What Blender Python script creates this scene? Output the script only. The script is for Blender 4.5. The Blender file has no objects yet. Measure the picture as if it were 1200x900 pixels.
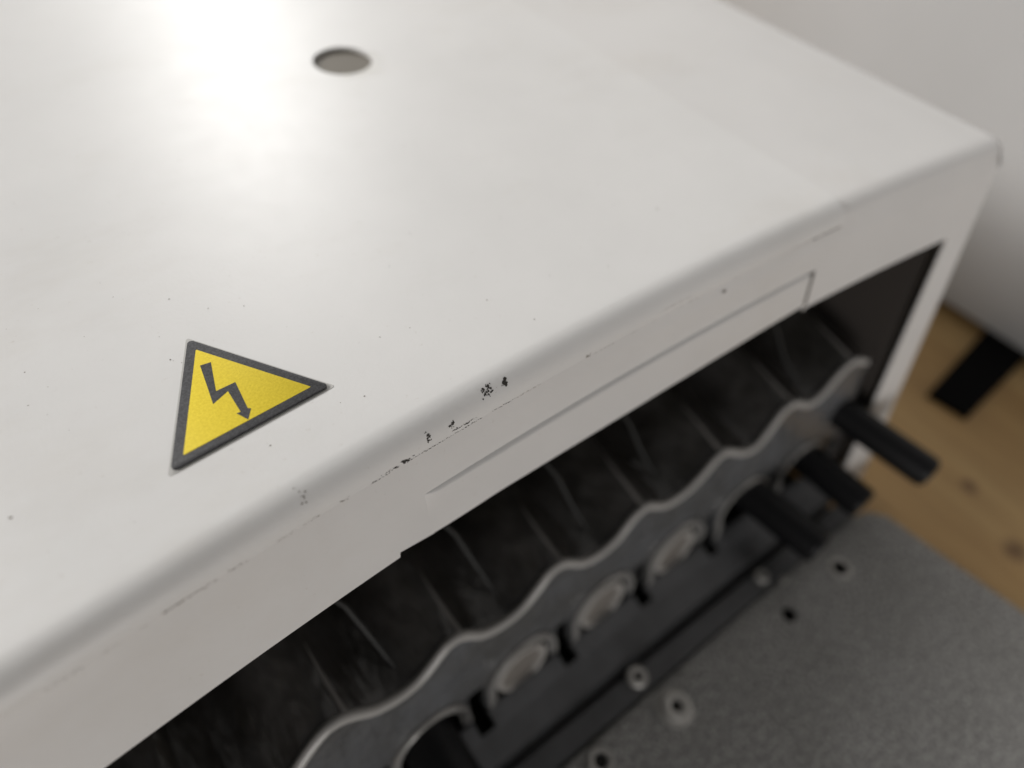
import bpy, bmesh, math, random
from mathutils import Vector, Matrix, noise
random.seed(7)
MM = 0.001
ZO = 126.0                      # the wooden tabletop is z = 0; measures below are millimetres from the housing's top face
sc = bpy.context.scene
col = sc.collection
def V(x, y, z): return Vector((x*MM, y*MM, (z+ZO)*MM))

# ------------------------------------------------------------------ camera
cam_d = bpy.data.cameras.new('camera'); cam = bpy.data.objects.new('camera', cam_d); col.objects.link(cam)
C0 = Vector((43.3246, -43.6708, 83.4479))
M3 = Matrix(((0.78941339, 0.43364884, -0.43448266), (-0.60959348, 0.63710784, -0.47168782), (0.07226544, 0.63721448, 0.76729096)))
M4 = M3.to_4x4(); M4.translation = V(*C0); cam.matrix_world = M4
cam_d.sensor_width = 36; cam_d.lens = 806.87/1200*36
cam_d.clip_start = 0.005; cam_d.clip_end = 50
cam_d.dof.use_dof = True; cam_d.dof.focus_distance = 0.107; cam_d.dof.aperture_fstop = cam_d.lens/3.5
cam_d.dof.aperture_blades = 0
sc.camera = cam

# ------------------------------------------------------------------ world and lamps
w = bpy.data.worlds.new('World'); sc.world = w; w.use_nodes = True
w.node_tree.nodes['Background'].inputs['Color'].default_value = (1.0, 0.985, 0.965, 1)
w.node_tree.nodes['Background'].inputs['Strength'].default_value = 0.10
def area(name, direction, at, dist, sx, sy, power, color):
    l = bpy.data.lights.new(name, 'AREA'); l.shape = 'RECTANGLE'; l.size = sx; l.size_y = sy; l.energy = power; l.color = color
    o = bpy.data.objects.new(name, l); col.objects.link(o)
    d = Vector(direction).normalized(); o.location = V(*at) + d*dist
    o.rotation_euler = (-d).to_track_quat('-Z', 'Y').to_euler(); return o
area('ceiling_lamp', (0.275, 0.873, 0.52), (98, 132, 0), 2.6, 0.36, 0.12, 23, (1.0, 0.99, 0.965))
area('left_fill_light', (-0.85, 0.66, 0.62), (98, 80, 0), 2.6, 1.6, 0.6, 80, (1.0, 0.98, 0.955))  # added unseen light, brightens the top and the cabinet side
area('front_fill_light', (-0.45, -1.0, -0.03), (98, 0, -20), 1.8, 1.2, 0.35, 13.6, (1.0, 0.98, 0.965))  # added low light in front, lifts the front face
sc.view_settings.view_transform = 'Standard'; sc.view_settings.look = 'None'
sc.view_settings.exposure = 0.0; sc.view_settings.gamma = 1.0
sc.render.engine = 'CYCLES'; sc.render.resolution_x = 1024; sc.render.resolution_y = 768
sc.cycles.max_bounces = 8

# ------------------------------------------------------------------ helpers
def tag(o, label=None, cat=None, group=None, kind=None):
    if label: o['label'] = label
    if cat: o['category'] = cat
    if group: o['group'] = group
    if kind: o['kind'] = kind
    return o
def empty(name, loc, label, cat, group=None):
    o = bpy.data.objects.new(name, None); o.location = V(*loc); o.empty_display_size = 0.01
    col.objects.link(o); return tag(o, label, cat, group)
def link_mesh(name, me, mat, parent=None, smooth=False):
    me.materials.append(mat)
    if smooth:
        for p in me.polygons: p.use_smooth = True
    o = bpy.data.objects.new(name, me); col.objects.link(o)
    if parent:
        o.parent = parent
        off = Vector((0, 0, 0)); q = parent
        while q: off += q.location; q = q.parent
        for v in me.vertices: v.co -= off
    return o
def mesh(name, verts, faces, mat, parent=None, smooth=False, auto=None):
    """verts in millimetres"""
    me = bpy.data.meshes.new(name); me.from_pydata([V(*v) for v in verts], [], faces); me.update()
    bm = bmesh.new(); bm.from_mesh(me); bmesh.ops.recalc_face_normals(bm, faces=bm.faces); bm.to_mesh(me); bm.free()
    o = link_mesh(name, me, mat, parent, smooth or auto is not None)
    if auto is not None: sharp(o, auto)
    return o
def sharp(o, deg):
    me = o.data; bm = bmesh.new(); bm.from_mesh(me)
    for e in bm.edges:
        e.smooth = not (len(e.link_faces) == 2 and e.calc_face_angle(0) > math.radians(deg))
    bm.to_mesh(me); bm.free()
def grid(rows):
    """rows: list of equal-length lists of points -> verts, faces"""
    n = len(rows[0]); vs = [p for r in rows for p in r]; fs = []
    for i in range(len(rows)-1):
        for j in range(n-1): fs.append((i*n+j, i*n+j+1, (i+1)*n+j+1, (i+1)*n+j))
    return vs, fs
def bm_to(name, bm, mat, parent=None, auto=35):
    bmesh.ops.recalc_face_normals(bm, faces=bm.faces)
    me = bpy.data.meshes.new(name); bm.to_mesh(me); bm.free()
    for v in me.vertices: v.co = V(*v.co)
    o = link_mesh(name, me, mat, parent, True); sharp(o, auto); return o
def box_bm(x0, x1, y0, y1, z0, z1, bev=0, seg=2):
    bm = bmesh.new(); r = bmesh.ops.create_cube(bm, size=1)
    for v in bm.verts: v.co = Vector(((x0+x1)/2+v.co.x*(x1-x0), (y0+y1)/2+v.co.y*(y1-y0), (z0+z1)/2+v.co.z*(z1-z0)))
    if bev: bmesh.ops.bevel(bm, geom=list(bm.edges), offset=bev, segments=seg, profile=0.5, affect='EDGES')
    return bm
def prism_bm(poly, z0, z1, bev=0, seg=2):
    bm = bmesh.new(); a = [bm.verts.new((x, y, z0)) for x, y in poly]; b = [bm.verts.new((x, y, z1)) for x, y in poly]
    n = len(poly); bm.faces.new(a[::-1]); top = bm.faces.new(b)
    for i in range(n): bm.faces.new((a[i], a[(i+1) % n], b[(i+1) % n], b[i]))
    if bev: bmesh.ops.bevel(bm, geom=list(top.edges), offset=bev, segments=seg, profile=0.5, affect='EDGES')
    return bm
def lathe_bm(profile, origin, axis, seg=48):
    """profile: (radius, distance along axis)"""
    ax = Vector(axis).normalized(); u = ax.orthogonal().normalized(); v = ax.cross(u); o = Vector(origin)
    bm = bmesh.new(); rings = []
    for r, t in profile:
        if r < 1e-6: rings.append([bm.verts.new(o+ax*t)])
        else: rings.append([bm.verts.new(o+ax*t+(u*math.cos(a)+v*math.sin(a))*r) for a in [2*math.pi*i/seg for i in range(seg)]])
    for A, B in zip(rings, rings[1:]):
        for i in range(seg):
            j = (i+1) % seg
            if len(A) == 1: bm.faces.new((A[0], B[i], B[j]))
            elif len(B) == 1: bm.faces.new((A[i], A[j], B[0]))
            else: bm.faces.new((A[i], A[j], B[j], B[i]))
    return bm
def tube_bm(path, rad, seg=12, cap=True):
    bm = bmesh.new(); rings = []; n = len(path); P = [Vector(p) for p in path]
    t0 = (P[1]-P[0]).normalized(); u = t0.orthogonal().normalized()
    for i, q in enumerate(P):
        t = (P[min(i+1, n-1)]-P[max(i-1, 0)]).normalized(); u = (u - t*u.dot(t)).normalized(); v = t.cross(u)
        r = rad[i] if isinstance(rad, list) else rad
        rings.append([bm.verts.new(q+(u*math.cos(a)+v*math.sin(a))*r) for a in [2*math.pi*k/seg for k in range(seg)]])
    for A, B in zip(rings, rings[1:]):
        for k in range(seg): bm.faces.new((A[k], A[(k+1) % seg], B[(k+1) % seg], B[k]))
    if cap: bm.faces.new(rings[0][::-1]); bm.faces.new(rings[-1])
    return bm
def apply_mods(o):
    dg = bpy.context.evaluated_depsgraph_get(); me = bpy.data.meshes.new_from_object(o.evaluated_get(dg)); o.modifiers.clear(); o.data = me
def cut(o, cutters):
    for c in cutters:
        m = o.modifiers.new('cut', 'BOOLEAN'); m.operation = 'DIFFERENCE'; m.object = c; m.solver = 'EXACT'
    bpy.context.view_layer.update(); apply_mods(o)
    for c in cutters: bpy.data.objects.remove(c)

# ------------------------------------------------------------------ materials
def mat(name, color, rough=0.5, metal=0.0, spec=0.5, coat=0.0):
    m = bpy.data.materials.new(name); m.use_nodes = True; b = m.node_tree.nodes['Principled BSDF']
    b.inputs['Base Color'].default_value = (*color, 1); b.inputs['Roughness'].default_value = rough
    b.inputs['Metallic'].default_value = metal; b.inputs['Specular IOR Level'].default_value = spec
    b.inputs['Coat Weight'].default_value = coat
    return m
class N:
    def __init__(s, m): s.t = m.node_tree; s.b = s.t.nodes['Principled BSDF']; s.co = s.t.nodes.new('ShaderNodeTexCoord').outputs['Object']
    def noise(s, scale, detail=3, rough=0.5, stretch=None, vec=None):
        v = vec or s.co
        if stretch:
            mp = s.t.nodes.new('ShaderNodeMapping'); mp.inputs['Scale'].default_value = stretch[:3]
            if len(stretch) > 3: mp.inputs['Rotation'].default_value = (0, 0, stretch[3])
            s.t.links.new(v, mp.inputs['Vector']); v = mp.outputs[0]
        n = s.t.nodes.new('ShaderNodeTexNoise'); n.inputs['Scale'].default_value = scale; n.inputs['Detail'].default_value = detail
        n.inputs['Roughness'].default_value = rough; s.t.links.new(v, n.inputs['Vector']); return n.outputs['Fac']
    def ramp(s, fac, stops):
        r = s.t.nodes.new('ShaderNodeValToRGB'); e = r.color_ramp.elements
        while len(e) < len(stops): e.new(0.5)
        for x, (p, c) in zip(e, stops): x.position = p; x.color = (*c, 1) if len(c) == 3 else c
        s.t.links.new(fac, r.inputs['Fac']); return r.outputs['Color']
    def bump(s, fac, strength, dist, prev=None):
        b = s.t.nodes.new('ShaderNodeBump'); b.inputs['Strength'].default_value = strength; b.inputs['Distance'].default_value = dist
        s.t.links.new(fac, b.inputs['Height'])
        if prev: s.t.links.new(prev, b.inputs['Normal'])
        s.t.links.new(b.outputs['Normal'], s.b.inputs['Normal']); return b.outputs['Normal']
    def mix(s, a, b, fac, mode='MIX'):
        m = s.t.nodes.new('ShaderNodeMix'); m.data_type = 'RGBA'; m.blend_type = mode
        for i, x in ((6, a), (7, b)):
            if isinstance(x, tuple): m.inputs[i].default_value = (*x, 1)
            else: s.t.links.new(x, m.inputs[i])
        if isinstance(fac, float): m.inputs[0].default_value = fac
        else: s.t.links.new(fac, m.inputs[0])
        return m.outputs[2]
    def math(s, op, a, b=0.0, c=None):
        m = s.t.nodes.new('ShaderNodeMath'); m.operation = op
        for i, x in enumerate((a, b) if c is None else (a, b, c)):
            if isinstance(x, (int, float)): m.inputs[i].default_value = x
            else: s.t.links.new(x, m.inputs[i])
        return m.outputs[0]
    def out(s, sock, name): s.t.links.new(sock, s.b.inputs[name])

def paint(name, c, rough):
    m = mat(name, c, rough); n = N(m)
    g = n.ramp(n.noise(35, 5, 0.6), [(0.30, tuple(x*0.955 for x in c)), (0.62, c)])
    sp = n.ramp(n.noise(900, 2, 0.5), [(0.20, (0.90, 0.88, 0.86)), (0.30, (1, 1, 1))])
    sm = n.ramp(n.noise(14, 6, 0.7, (1, 2.2, 1, 0.6)), [(0.52, (1, 1, 1)), (0.70, (0.955, 0.945, 0.93))])
    n.out(n.mix(n.mix(g, sp, 0.8, 'MULTIPLY'), sm, 1.0, 'MULTIPLY'), 'Base Color')
    r = n.ramp(n.noise(120, 4, 0.6), [(0.3, (rough-0.01,)*3), (0.7, (rough+0.015,)*3)]); n.out(r, 'Roughness')
    a = n.bump(n.noise(1500, 2, 0.5), 0.09, 0.0002)
    n.bump(n.noise(300, 2, 0.5), 0.006, 0.0003, a)
    return m
M_cover = paint('white_powder_coat', (0.70, 0.692, 0.68), 0.42)
M_shell = paint('white_powder_coat_base', (0.675, 0.664, 0.652), 0.42)
M_unlit = mat('unlit_inside_dark', (0.018, 0.015, 0.013), 0.6)  # dark colour stands in for the lack of light inside
M_holefill = mat('dim_hole_brown', (0.125, 0.108, 0.082), 0.6)
M_black = mat('black_border_print', (0.045, 0.045, 0.048), 0.6, spec=0.3); n = N(M_black)
n.out(n.ramp(n.noise(3500, 2, 0.7), [(0.35, (0.036, 0.036, 0.038)), (0.7, (0.085, 0.085, 0.09))]), 'Base Color'); n.bump(n.noise(3500, 2), 0.3, 0.0001)
M_yellow = mat('yellow_print', (0.60, 0.44, 0.03), 0.6, spec=0.25); n = N(M_yellow)
n.out(n.ramp(n.noise(2500, 3, 0.7), [(0.3, (0.66, 0.50, 0.025)), (0.7, (0.80, 0.63, 0.045))]), 'Base Color'); n.bump(n.noise(3000, 2), 0.25, 0.0001)
M_film = mat('clear_backing_film', (0.50, 0.49, 0.47), 0.35)
M_scuff = mat('black_scuff', (0.03, 0.026, 0.022), 0.7)
M_scuff2 = mat('grey_brown_grime', (0.20, 0.175, 0.15), 0.8)
M_chip = mat('pale_paint_chip', (0.74, 0.73, 0.68), 0.5)
M_smoke = mat('smoked_plastic', (0.022, 0.022, 0.022), 0.30, coat=0.0); n = N(M_smoke)
n.out(n.ramp(n.noise(60, 4, 0.6), [(0.35, (0.016, 0.0145, 0.012)), (0.7, (0.055, 0.051, 0.048))]), 'Base Color'); n.bump(n.noise(90, 3, 0.6, (1, 0.35, 0.6, 0.5)), 0.6, 0.004)
M_plate = mat('grey_translucent_plastic', (0.1, 0.1, 0.105), 0.22); n = N(M_plate); n.bump(n.noise(110, 3, 0.6), 0.5, 0.004)
n.out(n.ramp(n.noise(70, 4, 0.6), [(0.35, (0.085, 0.084, 0.082)), (0.7, (0.115, 0.118, 0.125))]), 'Base Color')
M_rim = mat('pale_rim_plastic', (0.34, 0.33, 0.315), 0.22, 0.3)
M_plug = mat('taupe_plug_plastic', (0.42, 0.40, 0.375), 0.35)
M_plugface = mat('taupe_plug_face_shaded', (0.21, 0.19, 0.17), 0.35)  # darker taupe puts the recess shading into the colour
M_bar = mat('dark_grey_bar', (0.065, 0.066, 0.069), 0.5); n = N(M_bar)
n.out(n.ramp(n.noise(150, 4, 0.6), [(0.35, (0.088, 0.089, 0.092)), (0.7, (0.115, 0.117, 0.123))]), 'Base Color'); n.bump(n.noise(1200, 3), 0.15, 0.0002)
M_rubber = mat('black_rubber', (0.006, 0.006, 0.007), 0.45, spec=0.25); n = N(M_rubber); n.bump(n.noise(1500, 3), 0.2, 0.0002)
M_slab = mat('speckled_grey_slab', (0.2, 0.195, 0.18), 0.7); n = N(M_slab)
a = n.ramp(n.noise(900, 4, 0.7), [(0.36, (0.14, 0.138, 0.133)), (0.5, (0.29, 0.286, 0.277)), (0.62, (0.56, 0.55, 0.535))])
b = n.ramp(n.noise(60, 3, 0.5), [(0.3, (0.93, 0.93, 0.92)), (0.7, (1.05, 1.05, 1.05))])
n.out(n.mix(a, b, 1.0, 'MULTIPLY'), 'Base Color'); n.bump(n.noise(1100, 4, 0.7), 0.5, 0.0004)
M_screw = mat('dull_steel_screw', (0.48, 0.465, 0.44), 0.38, 0.3)
M_dark = mat('recess_shade', (0.01, 0.009, 0.008), 0.7)  # near-black puts the shade of bores and sockets into the colour
M_cab = mat('light_grey_cabinet_paint', (0.44, 0.435, 0.43), 0.5); n = N(M_cab)
n.out(n.ramp(n.noise(12, 4, 0.6), [(0.3, (0.425, 0.423, 0.42)), (0.7, (0.455, 0.453, 0.452))]), 'Base Color'); n.bump(n.noise(900, 2), 0.1, 0.0003)
M_pad = mat('black_pad', (0.004, 0.004, 0.004), 0.9, spec=0.1)
M_wood = mat('pine_wood', (0.42, 0.27, 0.11), 0.5); n = N(M_wood)
g1 = n.ramp(n.noise(26, 5, 0.6, (1, 0.13, 1, math.radians(-58))), [(0.28, (0.33, 0.185, 0.065)), (0.5, (0.49, 0.31, 0.125)), (0.72, (0.63, 0.43, 0.195))])
g2 = n.ramp(n.noise(300, 3, 0.6, (1, 0.04, 1, math.radians(-58))), [(0.3, (0.85, 0.83, 0.80)), (0.7, (1.05, 1.05, 1.05))])
wc = n.mix(g1, g2, 0.7, 'MULTIPLY')
sep = n.t.nodes.new('ShaderNodeSeparateXYZ'); n.t.links.new(n.co, sep.inputs[0])
for kx, ky, kr in ((0.2732, -0.0507, 0.0042), (0.262, -0.0745, 0.006), (0.335, -0.09, 0.006), (0.30, 0.05, 0.005)):     # knots
    dx = n.math('SUBTRACT', sep.outputs[0], kx); dy = n.math('SUBTRACT', sep.outputs[1], ky)
    d = n.math('SQRT', n.math('ADD', n.math('MULTIPLY', dx, dx), n.math('MULTIPLY', dy, dy)))
    d = n.math('ADD', d, n.math('MULTIPLY', n.math('SUBTRACT', n.noise(250, 2), 0.5), 0.004))
    f = n.t.nodes.new('ShaderNodeMapRange'); f.inputs[1].default_value = kr*0.25; f.inputs[2].default_value = kr; f.inputs[3].default_value = 0.85; f.inputs[4].default_value = 0.0
    n.t.links.new(d, f.inputs[0]); wc = n.mix(wc, (0.13, 0.06, 0.022), f.outputs[0])
n.out(wc, 'Base Color'); n.bump(n.noise(400, 3, 0.6, (1, 0.05, 1, math.radians(-58))), 0.2, 0.0003)

# ------------------------------------------------------------------ dimensions
XR = 242.76; XL = -60.0; XS = 180.8; XI = 226.3
def S(x):
    x = max(x, -30.0); return 4*(x+30)*(XR-x)/(XR+30)**2
def bow(x): return 8.8*S(x)                     # the pressed sheet is slightly hollow along its length
LEAN = 0.1948                                   # the front leans out towards its foot
def face_y(x, z): return LEAN*z + bow(x)
def plate_y(x, z): return LEAN*z + 4.5 + 8.6*S(x)

# ------------------------------------------------------------------ tabletop
top = box_bm(-600, 1000, -500, 900, -146, -126, 1.5)
o = bm_to('wooden_tabletop', top, M_wood); tag(o, 'honey coloured pine tabletop with dark knots under the white machine', 'tabletop')

# ------------------------------------------------------------------ the housing
H = empty('machine_housing', (90, 60, -126), 'white sheet metal machine housing with open front and round hole in its top', 'machine')
xs = [XL + (XR-XL)*i/180 for i in range(181)]
def arc(c, ry, rz, z0, a1, n=14): return [(c-ry*math.sin(a), z0-rz+rz*math.cos(a)) for a in [a1*i/n for i in range(n+1)]]
# cover sheet with its short folded lip
cx_ = sorted(set([XL + (XS-XL)*i/150 for i in range(151)]))
rows = []
for x in cx_:
    prof = [(255, 0), (180, 0), (128, 0), (80, 0), (40, 0), (25, 0)]
    prof = [(y, z) for y, z in prof] + [(y+bow(x)*1.0, z) for y, z in [(9.5, 0), (6.5, 0)] + arc(4.1, 5, 5, 0, math.radians(79), 18)]
    jit = 0.10*noise.noise(Vector((x*0.11, 3, 0)))
    for z in (-4.3, -4.62+jit): prof.append((face_y(x, z), z))
    prof.append((face_y(x, -4.75+jit)+0.22, -4.80+jit))
    rows.append([(x, y, z) for y, z in prof])
vs, fs = grid(rows); cover = mesh('top_cover', vs, fs, M_cover, None, True)
md = cover.modifiers.new('s', 'SOLIDIFY'); md.thickness = 0.85*MM; md.offset = 1
apply_mods(cover)
zmax = max(v.co.z for v in cover.data.vertices)
if zmax > (ZO+0.3)*MM:
    for v in cover.data.vertices: v.co.z -= 0
def fix_solid(vs, fs, name, m, thick):
    """sheet with thickness laid towards the inside of the housing (+y, -z)"""
    me = bpy.data.meshes.new(name); me.from_pydata([V(*v) for v in vs], [], fs); me.update()
    bm = bmesh.new(); bm.from_mesh(me)
    bmesh.ops.recalc_face_normals(bm, faces=bm.faces); bm.faces.ensure_lookup_table()
    tot = sum((f.normal.z - f.normal.y)*f.calc_area() for f in bm.faces)
    if tot < 0: bmesh.ops.reverse_faces(bm, faces=bm.faces)
    bm.to_mesh(me); bm.free()
    ob = link_mesh(name, me, m, None, True); md = ob.modifiers.new('s', 'SOLIDIFY'); md.thickness = thick*MM; md.offset = -1
    apply_mods(ob); sharp(ob, 40); return ob
bpy.data.objects.remove(cover)
cover = fix_solid(vs, fs, 'top_cover', M_cover, 0.85)
HX, HY, HR = 119.6, 114.6, 7.3
def cutter(x, y, r, z0, z1): return bm_to('cutter', lathe_bm([(0, 0), (r, 0), (r, z1-z0), (0, z1-z0)], (x, y, z0), (0, 0, 1), 64), M_dark)
cut(cover, [cutter(HX, HY, HR, -3, 3)]); sharp(cover, 40)
# base shell under it: top, bend, front face
def bottom_z(x): return -24.45 if x < 66 else (-24.2 if x > 175.6 else -24.9)
rows = []
for x in sorted([XL + (XR-0.8-XL)*i/220 for i in range(221)] + [65.97, 66.21, 72.97, 73.03, 174.97, 175.03]):
    prof = [(255, -1.35), (160, -1.35), (90, -1.35), (40, -1.35), (24, -1.35), (8+bow(x), -1.35)]
    a = arc(4.9, 4.7, 4.0, -1.35, math.radians(80), 14)
    prof += [(y+bow(x), z) for y, z in a]
    bz = -23.25-(x-66)*0.13 if 66.2 < x <= 73 else (-22.4 if 73 < x < 175 else bottom_z(x))
    for k in range(1, 9):
        z = -5.0 + (bz+5.0)*k/8; prof.append((face_y(x, z)+0.16, z))
    rows.append([(x, y, z) for y, z in prof])
vs, fs = grid(rows); shell = fix_solid(vs, fs, 'base_shell', M_shell, 0.9)
cut(shell, [cutter(HX, HY, HR+1.6, -4, 3)]); sharp(shell, 40)
def adopt(o, parent):
    off = Vector((0, 0, 0)); q = parent
    while q: off += q.location; q = q.parent
    for v in o.data.vertices: v.co -= off
    o.parent = parent
adopt(cover, H); adopt(shell, H)
tag(shell, 'white front face and right end of the top below the cover seam')
# right corner post (front flange) and right side wall
rows = []
for k in range(0, 41):
    z = -24.2 - (126-24.4)*k/40
    xo = XR-0.8
    XI = 231.6-4.2*k/40
    r_ = [(XI, face_y(XI, z)+0.7, z), (XI+0.1, face_y(XI, z)+0.3, z), (XI+0.4, face_y(XI, z)+0.16, z)]
    r_ += [(XI+0.4+(xo-XI-0.4)*j/5, face_y(XI+0.4+(xo-XI-0.4)*j/5, z)+0.16, z) for j in range(1, 6)]
    rows.append(r_)
XI = 228.6
vs, fs = grid(rows); post = fix_solid(vs, fs, 'corner_post', M_shell, 1.0); adopt(post, H)
rows = []
for y, z in arc(4.6, 4.85, 4.0, -1.36, math.radians(80), 10):
    yy = y+bow(XR-0.8); rows.append([(XR-0.8, yy+0.02, z), (XR-0.45, yy+0.25, z-0.12), (XR-0.2, yy+1.0, z-0.3), (XR-0.2, 30, -1.7 if z > -2 else z-0.3), (XR-0.2, 255, -1.7 if z > -2 else z-0.3)])
for k in range(0, 42):
    z = -5.3 - (126-5.4)*k/41; f = face_y(XR-0.8, z)+0.18
    rows.append([(XR-0.8, f, z), (XR-0.4, f+0.2, z), (XR-0.2, f+0.9, z), (XR-0.2, f+30, z), (XR-0.2, 255, z)])
vs, fs = grid(rows); side = mesh('side_wall', vs, fs, M_shell, H, auto=40)
# stiffening strip pressed proud of the lower front edge
rows = []
x0, x1 = 72.6, 172.8
for i in range(0, 121):
    x = x0 + (x1-x0)*i/120
    tf = min(max((x-72.6)/2.4, 0), 1)**0.6
    ts = min(max((x-72.6)/17.0, 0), 1); ts = ts*ts*(3-2*ts)
    proud, slow = 0.85*tf, 0.85*ts
    nose = 0.6 + 0.25*ts if tf >= 1 else 0.6*tf
    zt = -13.7 - 0.25*math.sin((x-73)/100*math.pi)
    zb = -23.4 - 2.2*(1 - ((x-120)/56)**2) - (0.15*noise.noise(Vector((x*0.08, 0, 5)))) + 2.1*slow + 0.02*math.exp(-(x-72.6)/12)
    row = []
    for k, (z, d) in enumerate([(zt+0.02, -0.30), (zt-0.02, 0.02), (zt-0.22*tf-0.05, nose*0.8), (zt-0.34*tf-0.1, nose*0.95), (zt-0.6*tf-0.12, nose)]): row.append((x, face_y(x, z)+0.16-d, z))
    for k in range(1, 7):
        z = zt-0.9 + (zb-zt+0.9)*k/6; q = min(1, k/2.5); row.append((x, face_y(x, z)+0.14-(nose*(1-q)+slow*q), z))
    row.append((x, face_y(x, zb)+0.55, zb-0.12)); row.append((x, face_y(x, zb)+1.05, zb))
    rows.append(row)
vs, fs = grid(rows); n0 = len(rows[0])
fs.append(tuple(range(n0))); fs.append(tuple(len(vs)-n0+i for i in range(n0))[::-1])
strip = mesh('stiffener_strip', vs, fs, M_shell, H, auto=30)
slit_shade = []
for k in range(9):
    z = -13.9-9.2*k/8; slit_shade.append([(172.85, face_y(172.85, z)+0.10, z), (175.35, face_y(175.35, z)+0.10, z)])
vs, fs = grid(slit_shade); mesh('slit_shade', vs, fs, mat('shadow_gap', (0.12, 0.11, 0.10), 0.8), H)  # flat dark strip drawn for the shade in a narrow gap
# inner walls (open towards the front), shade put into their dark colour
def quad(a, b, c, d): return [a, b, c, d]
lv, lf = [], []
def addq(*q):
    k = len(lv); lv.extend(q); lf.append((k, k+1, k+2, k+3))
addq((XL+1, 12, -3.6), (XI+1.2, 12, -3.6), (XI+1.2, 200, -3.6), (XL+1, 200, -3.6))
addq((XL+1, 200, -3.6), (XI+1.2, 200, -3.6), (XI+1.2, 200, -125.5), (XL+1, 200, -125.5))
addq((XL+1, 14, -3.6), (XL+1, 200, -3.6), (XL+1, 200, -125.5), (XL+1, 14, -125.5))
addq((XL+1, -5, -125.5), (XI+1.2, -5, -125.5), (XI+1.2, 200, -125.5), (XL+1, 200, -125.5))
addq((XL+1, -27, -124), (219.5, -27, -124), (219.5, -5, -124), (XL+1, -5, -124))
dim_inside = mesh('dim_inner_walls', lv, lf, M_unlit, H)
wall = []
for k in range(0, 13):
    z = -6 - 119.5*k/12; wall.append([(XI+1.3, face_y(XI, z)+2.6, z), (XI+1.3, 200, z)])
M_inner = mat('dim_brown_inner_wall', (0.075, 0.066, 0.06), 0.4)  # dark brown carries the shade of the unlit interior
vs, fs = grid(wall); mesh('inner_side_panel', vs, fs, M_inner, H)
# disc added in the round hole; its brown stands in for the dim inside
bm = lathe_bm([(HR+1.2, -1.3), (HR+1.2, -1.02), (0, -1.02)], (HX, HY, 0), (0, 0, 1), 48); bm_to('hole_fill_disc', bm, M_holefill, H)
# chipped paint round the hole
def flake(cx, cy, cz, nrm, tx, ty, r, ax=1.0, lift=0.04, rnd=0.45, n=9):
    """irregular flat flake with a slight thickness, in the plane spanned by tx, ty"""
    a0 = random.random()*6; pts = []
    for i in range(n):
        a = 2*math.pi*i/n; q = r*(1-rnd+2*rnd*random.random())
        pts.append(Vector((cx, cy, cz)) + nrm*lift + tx*(q*ax*math.cos(a)) + ty*(q*math.sin(a)))
    return pts
def flakes_obj(name, polys, m, parent, lab=None):
    vs, fs = [], []
    for p in polys:
        k = len(vs); vs += [tuple(q) for q in p]; fs.append(tuple(range(k, k+len(p))))
    me = bpy.data.meshes.new(name); me.from_pydata([V(*v) for v in vs], [], fs); me.update()
    return link_mesh(name, me, m, parent)
UP = Vector((0, 0, 1)); EX = Vector((1, 0, 0)); EY = Vector((0, 1, 0))
ps = []
for i in range(46):
    a = math.radians(random.uniform(-118, 15)); r = HR + abs(random.gauss(0.1, 0.9)) + 0.25 + 1.3*max(0, math.cos(a+math.radians(35)))*random.random()
    ps.append(flake(HX+r*math.cos(a), HY+r*math.sin(a), 0, UP, EX, EY, random.uniform(0.15, 0.55), 1.0, 0.03+0.001*i))
c = flakes_obj('paint_chip', ps, M_chip, H); tag(c, 'pale chipped paint flakes beside the round hole', None, None, 'stuff')
# ---- scuffs on the front bend and seam
def surf_pt(x, z):
    """point, normal on the cover's bend or the face"""
    if z > -4.05:
        a = math.acos(max(-1, min(1, (z+5)/5.0))); n = Vector((0, -math.sin(a), math.cos(a))); y = 4.1-5*math.sin(a)+bow(x)
    else:
        y = face_y(x, z) + (0 if z > -4.8 else 0.16); n = Vector((0, -1, LEAN)).normalized()
    return Vector((x, y, z)), n
def cluster(x, z, w_, h_, count, size, m=None, elong=1.0, slope=0.0, name='scuff_mark'):
    ps = []
    for i in range(count):
        u = random.gauss(0, 0.42); dx = u*w_; dz = random.gauss(0, 0.38)*h_ + slope*dx
        P, nn = surf_pt(x+dx, z+dz); ty = nn.cross(EX).normalized()
        s = size*random.uniform(0.35, 1.0)
        ps.append(flake(P.x, P.y, P.z, nn, EX, ty, s, elong, 0.03+0.0008*i, 0.5))
    o = flakes_obj(name, ps, m or M_scuff, H); return o
cluster(75.2, -2.5, 0.7, 1.1, 16, 0.20)
cluster(79.6, -2.8, 0.6, 0.9, 15, 0.20)
cluster(87.1, -1.2, 1.5, 0.7, 26, 0.23)
cluster(90.6, -1.35, 0.5, 0.5, 14, 0.30)
cluster(89.2, -1.6, 1.2, 0.4, 6, 0.10)
cluster(70.6, -4.2, 1.0, 0.35, 15, 0.22, None, 1.4)
cluster(68.4, -4.3, 2.2, 0.25, 18, 0.11, None, 1.8)
cluster(108.0, -4.4, 0.6, 0.5, 8, 0.2, M_scuff2)
cluster(125.8, -14.8, 1.4, 0.25, 8, 0.25, M_scuff2, 2.0)
cluster(124.2, -17.0, 0.4, 0.4, 6, 0.25, M_scuff2)
cluster(144.1, -6.9, 0.6, 0.4, 7, 0.25, M_scuff2)
cluster(54.8, -0.9, 0.6, 1.2, 9, 0.16, M_scuff2)
cluster(75.3, -15.0, 1.6, 0.5, 10, 0.25, M_chip)
cluster(166, -14.6, 3.0, 0.2, 12, 0.25, M_scuff2, 2.0)
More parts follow.
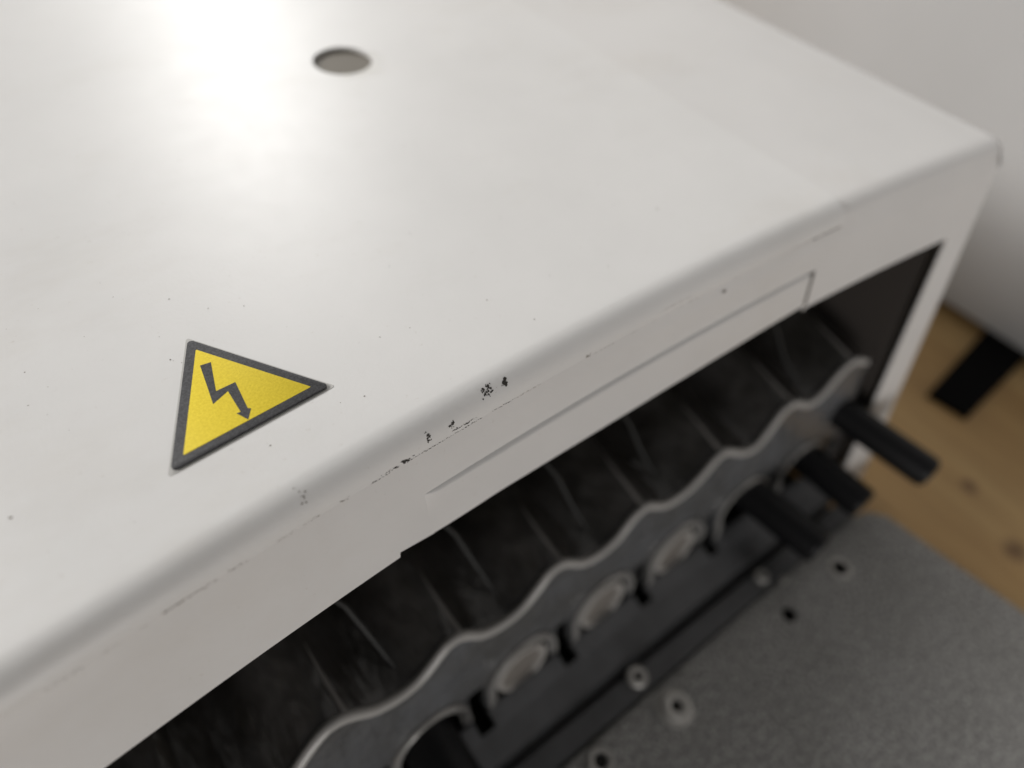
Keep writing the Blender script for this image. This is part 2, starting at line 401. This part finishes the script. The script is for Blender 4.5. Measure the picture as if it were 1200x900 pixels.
# broken dirt line in the seam; its right end darkened for the gap's shade
def seam_line(xa, xb, zc, dens, size, m, jit=0.12, elong=2.6, name='seam_grime_and_gap'):
    ps = []; x = xa
    while x < xb:
        if noise.noise(Vector((x*0.35, zc, 9))) > dens:
            z = zc + random.gauss(0, jit); P, nn = surf_pt(x, z); ty = nn.cross(EX).normalized()
            P.y -= 0.16 if z <= -4.8 else 0
            ps.append(flake(P.x, P.y, P.z, nn, EX, ty, size*random.uniform(0.4, 1.1), elong, 0.035, 0.5, 7))
        x += random.uniform(0.12, 0.5)
    return flakes_obj(name, ps, m, H)
seam_line(62, 92, -4.62, -0.12, 0.075, M_scuff, 0.05)
seam_line(20, 62, -4.5, -0.05, 0.07, M_scuff2, 0.10)
seam_line(34, 39.5, -4.35, -0.2, 0.07, M_scuff2, 0.10)
seam_line(92, 180, -4.7, 0.10, 0.06, M_scuff2, 0.05)
seam_line(164, 180.5, -4.72, -0.5, 0.08, M_scuff2, 0.04)
seam_line(171, 180.3, -4.72, -0.6, 0.17, M_scuff, 0.04)
seam_line(125.5, 134, -3.5, -0.6, 0.06, M_scuff2, 0.03)
seam_line(79.5, 84, -3.9, -0.3, 0.09, M_scuff, 0.08)
# specks on the top
ps = []
spots = [(23.5, 26.3, 0.22), (55.0, 18.1, 0.16), (78.7, 27.8, 0.12), (102.6, 16.9, 0.14), (143.9, 27.8, 0.18), (47, 60, .09), (30, 44, .10)]
for i in range(90): spots.append((random.uniform(15, 170), random.uniform(16, 110), random.choice([0.05, 0.06, 0.08, 0.11])))
for i, (x, y, r) in enumerate(spots): ps.append(flake(x, y, 0, UP, EX, EY, r, 1.2, 0.02+0.0003*i, 0.4, 7))
tag(flakes_obj('dust_specks', ps, M_scuff2, H), 'fine dark specks scattered on the white top', None, None, 'stuff')

# ------------------------------------------------------------------ warning sticker
SX, SY, SR = 42.16, 21.40, 0.0634
K = empty('warning_sticker', (SX+12, SY+8, 0.02), 'yellow and black triangular lightning bolt hazard sticker on the white top', 'sticker')
def st(u, v):                                    # sticker coordinates, base along u
    c, s = math.cos(SR), math.sin(SR); return (SX+u*c-v*s, SY+u*s+v*c)
def tri(inset, rr, n=6):
    s = 25.0; hgt = s*math.sqrt(3)/2; P = [(0, 0), (s, 0), (s/2, hgt)]; cx, cy = s/2, hgt/3; R0 = hgt/3
    f = (R0-inset)/R0; P = [(cx+(x-cx)*f, cy+(y-cy)*f) for x, y in P]; out = []
    for i in range(3):
        p = Vector(P[i]); a = (Vector(P[i-1])-p).normalized(); b = (Vector(P[(i+1) % 3])-p).normalized()
        d = rr/math.tan(math.radians(30)); c0 = p+(a+b).normalized()*(rr/math.sin(math.radians(30)))
        s0 = (p+a*d-c0); e0 = (p+b*d-c0); a0 = math.atan2(s0.y, s0.x); a1 = math.atan2(e0.y, e0.x)
        while a1 < a0: a1 += 2*math.pi
        if a1-a0 > math.pi: a1 -= 2*math.pi
        for k in range(n+1):
            q = a0+(a1-a0)*k/n; out.append(st(c0.x+rr*math.cos(q), c0.y+rr*math.sin(q)))
    return out
bm_to('backing_film', prism_bm(tri(-0.40, 0.35), 0.0, 0.05), M_film, K)
bm_to('black_border', prism_bm(tri(0.0, 0.55), 0.0, 0.42, 0.08), M_black, K)
bm_to('yellow_field', prism_bm(tri(1.42, 0.12), 0.30, 0.445, 0.01), M_yellow, K)
# bolt outline traced in sticker coordinates (filled in below)
BOLT = [(52.02, 33.23), (51.36, 29.2), (54.09, 30.34), (54.02, 25.65), (53.41, 25.75), (54.33, 23.73), (55.54, 25.43), (55.14, 25.71), (55.7, 31.39), (52.67, 31.31), (54.3, 37.19), (52.7, 37.43)]
bm_to('lightning_arrow', prism_bm(BOLT, 0.35, 0.46), M_black, K)

# ------------------------------------------------------------------ slotted rack in the opening
RK = empty('slotted_rack', (120, -10, -126), 'dark smoked plastic rack with wavy bright lip and arched slots inside the opening', 'rack')
WAVE = [(20, -66), (27, -73), (32, -73.5), (35.4, -71), (38.9, -68), (43.9, -65.3), (48, -66.6), (53.6, -71.9), (59.3, -74.2), (64.5, -74), (68.6, -71.8), (73, -69.0), (76.9, -70.0), (81.9, -75.2), (87.6, -77.3), (93.6, -76.9), (98.4, -73.9), (102.8, -70.6), (107, -71.2), (113.1, -76.6), (118.6, -78.2), (125.1, -76.9), (130.3, -72.8), (134.9, -71.6), (142.5, -76.6), (150.5, -76.9), (157.1, -73.9), (160.8, -71), (164.7, -70.3), (173.2, -75.9), (179.1, -76.7), (184.5, -71.9), (187.7, -68), (192.4, -67.3), (200, -71.6), (205.7, -70.7), (210.2, -66.5), (214.1, -63.6), (218.1, -63.3), (226, -67.0)]
def lip_z(x):
    if x <= WAVE[0][0]:
        return -70 + 4.5*math.cos((x-20)/28.6*2*math.pi)
    for i in range(len(WAVE)-1):
        (xa, za), (xb, zb) = WAVE[i], WAVE[i+1]
        if x <= xb:
            zp = WAVE[i-1][1] if i else za; xp = WAVE[i-1][0] if i else xa-5
            zn, xn = (WAVE[i+2][1], WAVE[i+2][0]) if i+2 < len(WAVE) else (zb, xb+5)
            t = (x-xa)/(xb-xa); h = xb-xa; m0 = (zb-zp)/(xb-xp)*h; m1 = (zn-za)/(xn-xa)*h
            return (2*t**3-3*t*t+1)*za+(t**3-2*t*t+t)*m0+(-2*t**3+3*t*t)*zb+(t**3-t*t)*m1
    return WAVE[-1][1]
CH = [35.0, 63.0, 92.0, 121.0, 150.0, 178.5, 205.5]
ZC, RA = -103.0, 9.6
def low_z(x):
    for c in CH:
        if abs(x-c) < RA: return ZC + math.sqrt(RA*RA-(x-c)**2)
    if min(abs(x-c-14.3) for c in [20.5]+CH) < 2.4: return -97.0
    return -110.5
xa = [XL+2 + (225.6-XL-2)*i/520 for i in range(521)]
for c in CH: xa += [c-RA+0.01, c-RA-0.01, c+RA-0.01, c+RA+0.01, c+14.3-2.39, c+14.3-2.41, c+14.3+2.39, c+14.3+2.41]
xa = [x for x in xa if x < 225.6]
xa.sort()
# scalloped chute running back from the lip
rows = []
for x in xa[::2]:
    z0 = lip_z(x); row = []
    for t in (0, 1.2, 3, 7, 14, 24, 36, 50, 66, 80):
        k = 1.0 if t < 20 else 1.0 + (t-20)*0.008
        zz = -70.5 + (z0+70.5)*k + t*0.22 + (0.012*max(0, t-30)**1.7)
        row.append((x, plate_y(x, z0)+0.9+t, zz-0.35+0.35*min(t, 1)))
    rows.append(row)
vs, fs = grid(rows); mesh('scalloped_chute', vs, fs, M_smoke, RK, True)
def chute_pt(x, t):
    z0 = lip_z(x); k = 1.0 if t < 20 else 1.0 + (t-20)*0.008
    return (x, plate_y(x, z0)+0.9+t, -70.5+(z0+70.5)*k+t*0.22+(0.012*max(0, t-30)**1.7)-0.1)
M_glint = mat('ridge_glint_grey', (0.19, 0.18, 0.17), 0.35)  # pale tubes on the crests paint highlights running back from the lip
M_streak = mat('faint_reflection_streak', (0.008, 0.008, 0.007), 0.6)  # thin tubes shaped after reflections in the smoked plastic
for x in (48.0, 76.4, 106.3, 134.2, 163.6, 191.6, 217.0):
    bm_to('ridge_glint', tube_bm([chute_pt(x, q) for q in (0.5, 2.5, 5, 8, 11, 14, 17)], [0.95, 0.8, 0.62, 0.5, 0.36, 0.22, 0.05], 8), M_glint, RK)
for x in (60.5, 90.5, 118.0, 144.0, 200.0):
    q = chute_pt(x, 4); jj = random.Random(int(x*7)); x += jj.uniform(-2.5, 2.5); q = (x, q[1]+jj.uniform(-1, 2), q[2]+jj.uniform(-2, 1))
    bm_to('reflection_streak', tube_bm([(x+2.2, q[1], q[2]-0.3), (x+1.2, q[1]+3, q[2]+4), (x, q[1]+8, q[2]+9), (x-1.6, q[1]+12, q[2]+16), (x-5, q[1]+15, q[2]+23), (x-9, q[1]+17, q[2]+27)], [0.2, 0.45, 0.6, 0.6, 0.4, 0.1], 8), M_streak, RK)
# rounded lip; its pale colour carries the gloss highlight on the edge
path = [(x, plate_y(x, lip_z(x))+0.55, lip_z(x)-0.45) for x in xa[::3]]
M_lip = mat('lip_gloss_pale', (0.38, 0.37, 0.355), 0.25)
bm_to('wavy_lip', tube_bm(path, 1.25, 14), M_lip, RK)
# front plate with arched openings
rows = []
for x in xa:
    zt = lip_z(x)-0.9; zl = low_z(x); row = []
    for k in range(13):
        t = k/12; z = zt+(zl-zt)*t
        row.append((x, plate_y(x, z)+0.45*math.sin(min(1, t*3)*math.pi), z))
    row.append((x, plate_y(x, zl)+1.6, zl+0.0)); row.append((x, plate_y(x, zl)+2.4, zl+0.6))
    rows.append(row)
vs, fs = grid(rows); mesh('front_plate', vs, fs, M_plate, RK, auto=50)
# arch rims
def rim_path(c, r, dy):
    P = []
    for k in range(0, 4): z = -109.5+(ZC+109.5)*k/4; P.append((c-r, plate_y(c, z)-dy, z))
    for k in range(0, 31):
        a = math.pi-math.pi*k/30; z = ZC+r*math.sin(a); x = c+r*math.cos(a); P.append((x, plate_y(x, z)-dy, z))
    for k in range(1, 3): z = ZC-(109.5+ZC)*k/4; P.append((c+r, plate_y(c, z)-dy, z))
    return P
for c in CH:
    bm = tube_bm(rim_path(c, 10.9, 0.5), 0.75, 10); bm2 = tube_bm(rim_path(c, 9.35, 0.1), 0.55, 10)
    me_ = bpy.data.meshes.new('t'); bm2.to_mesh(me_); bm.from_mesh(me_); bm2.free()
    bm_to('arch_rim', bm, M_rim, RK)
# taupe plugs closing the slots without tubes
for c in (35.0, 92.0, 121.0, 150.0):
    y0 = plate_y(c, -105); ax = (0, -1, LEAN)
    r = 8.2
    bm = lathe_bm([(r-0.3, -9), (r, -8), (r, 1.2), (r-0.25, 1.8), (r-0.9, 2.0), (r-1.5, 1.7), (r-1.8, 0.6)], (c, y0+1.6, -104.0), ax, 48)
    pg = bm_to('plug', bm, M_plug, RK)
    bm_to('plug_face', lathe_bm([(r-1.75, 0.65), (r-3.5, 0.8), (0, 0.8)], (c, y0+1.6, -104.0), ax, 48), M_plugface, pg)
# shelf with teeth, dark groove, front rail
def bar(x0, x1, prof, name, m, par, nx=2, bev=0.5):
    bm = bmesh.new(); A = []
    for i in range(nx):
        x = x0+(x1-x0)*i/(nx-1); A.append([bm.verts.new((x, y(x) if callable(y) else y, z)) for y, z in prof])
    for a, b in zip(A, A[1:]):
        for j in range(len(prof)): k = (j+1) % len(prof); bm.faces.new((a[j], a[k], b[k], b[j]))
    bm.faces.new(A[0][::-1]); bm.faces.new(A[-1])
    if bev: bmesh.ops.bevel(bm, geom=[e for e in bm.edges if e.is_manifold and e.calc_face_angle(0) > 0.5], offset=bev, segments=2, profile=0.5, affect='EDGES')
    return bm_to(name, bm, m, par)
for c in CH:
    pc = plate_y(c, -105)
    bar(c-12.4, c+11.6, [(lambda x, d=d, z=z: plate_y(x, z)+d, z) for d, z in ((1.0, -113.2), (-0.7, -109.4), (-2.0, -109.6), (-5.6, -111.2), (-5.8, -114))], 'tooth', M_bar, RK, 6, 0.5)
bar(XL+4, 224.5, [(lambda x: plate_y(x, -110)-4.6, -118), (lambda x: plate_y(x, -110)-4.6, -110.9), (lambda x: -20.5-0.02*(x-80), -112.3), (lambda x: -22.2-0.02*(x-80), -114.5), (lambda x: -22.2-0.02*(x-80), -119)], 'shelf', M_bar, RK, 12, 0.6)
RL = bar(XL+4, 216, [(lambda x: -23.2-0.025*(x-80), -122), (lambda x: -23.2-0.025*(x-80), -113.6), (lambda x: -24.2-0.022*(x-80), -112.3), (lambda x: -30.0-0.02*(x-80), -112.1), (lambda x: -30.4-0.02*(x-80), -122)], 'front_rail', M_bar, RK, 12, 0.5)

# ------------------------------------------------------------------ rubber tubes
def rubber_tube(root, end, r, label):
    a = Vector(root); b = Vector(end); L = (b-a).length
    E0 = empty('rubber_tube', tuple(a), label, 'tube', 'black rubber tubes plugged into the arched slots')
    prof = [(0, 0), (r, 0), (r*1.0, 9), (r*1.0, 20), (r*0.99, L-1.8), (r*0.94, L-0.8), (r*0.82, L-0.15), (r*0.70, L), (0, L-0.1)]
    bm = lathe_bm(prof, a, b-a, 40); bm_to('tube_body', bm, M_rubber, E0)
rubber_tube((217.5, 3, -84.0), (226.0, -40.0, -88.5), 5.3, 'black rubber tube nearest the white corner post, over the wood')
rubber_tube((206.5, 6, -98.0), (208.6, -33.5, -99.5), 5.6, 'black rubber tube in the middle of the three by the corner post')
rubber_tube((179.0, 6, -98.0), (183.6, -34.5, -98.5), 5.7, 'black rubber tube of the right-hand three furthest from the corner post')
rubber_tube((62.8, 8, -101.5), (62.3, -26.0, -102.5), 6.9, 'black rubber tube alone in the slot nearest the viewer')

# ------------------------------------------------------------------ speckled slab with holes and screws
SL = empty('stone_slab', (120, -80, -126), 'speckled dark grey slab with screws and drilled holes in front of the slots', 'slab')
poly = [(-60, -29.3), (130, -31.6), (214, -33.0), (219.8, -34.6), (223.9, -39.8), (229.3, -85), (240, -200), (-60, -200)]
slab = bm_to('slab_block', prism_bm(poly[::-1], -126, -112.6, 0.7, 3), M_slab)
HOLES = [(194.2, -41.2, 2.4), (168.5, -41.0, 2.3)]
cut(slab, [cutter(x, y, r, -121, -110) for x, y, r in HOLES]); sharp(slab, 35); adopt(slab, SL)
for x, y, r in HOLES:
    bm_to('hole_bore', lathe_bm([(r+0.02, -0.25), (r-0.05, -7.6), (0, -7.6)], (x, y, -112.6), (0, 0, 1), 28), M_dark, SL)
bm_to('hole_collar', lathe_bm([(2.42, -0.1), (2.6, 0.25), (3.5, 0.25), (3.8, -0.02)], (194.2, -41.2, -112.6), (0, 0, 1), 32), M_screw, SL)
def screw(x, y, z, r, h, sock, par, washer=0):
    ob = bm_to('screw', lathe_bm([(r, -0.5), (r, h*0.7), (r*0.88, h), (sock*1.15, h), (sock, h-0.15), (sock*0.95, h*0.2)], (x, y, z), (0, 0, 1), 32), M_screw, par)
    bm_to('screw_socket', lathe_bm([(sock*0.97, h*0.35), (0, h*0.3)], (x, y, z), (0, 0, 1), 6), M_dark, ob)
    if washer: bm_to('washer', lathe_bm([(washer, -0.1), (washer, 0.35), (washer*0.95, 0.5), (r+0.01, 0.5)], (x, y, z), (0, 0, 1), 36), M_screw, ob)
screw(118.2, -26.6, -112.1, 2.9, 1.6, 1.2, RL)
screw(170.6, -28.2, -112.1, 2.2, 1.4, 1.0, RL)
screw(121.0, -38.4, -112.6, 3.6, 2.8, 1.5, SL, 5.0)
screw(96.0, -35.9, -112.6, 3.4, 1.6, 2.0, SL)
screw(176.0, -33.0, -112.6, 1.1, 0.5, 0.4, SL)

# ------------------------------------------------------------------ neighbouring cabinet, black pad
CB = empty('grey_cabinet', (500, 40, -126), 'plain light grey cabinet standing behind to the right on the wood', 'cabinet')
bm_to('side_panel', box_bm(357, 640, -420, 520, -122.8, 420, 1.0), M_cab, CB)
bm_to('base_gap_shade', box_bm(374, 636, -416, 516, -126, -122.5, 0.2), M_dark, CB)  # recessed black strip draws the shadow line under the cabinet
pad = bm_to('black_pad', prism_bm([(300.0, -17.0), (302.4, -33.4), (371, -31.0), (372, -10.6)][::-1], -126, -123.2, 0.5), M_pad)
for v in pad.data.vertices: pass
tag(pad, 'flat black rectangular pad lying on the wood beside the grey cabinet', 'pad')
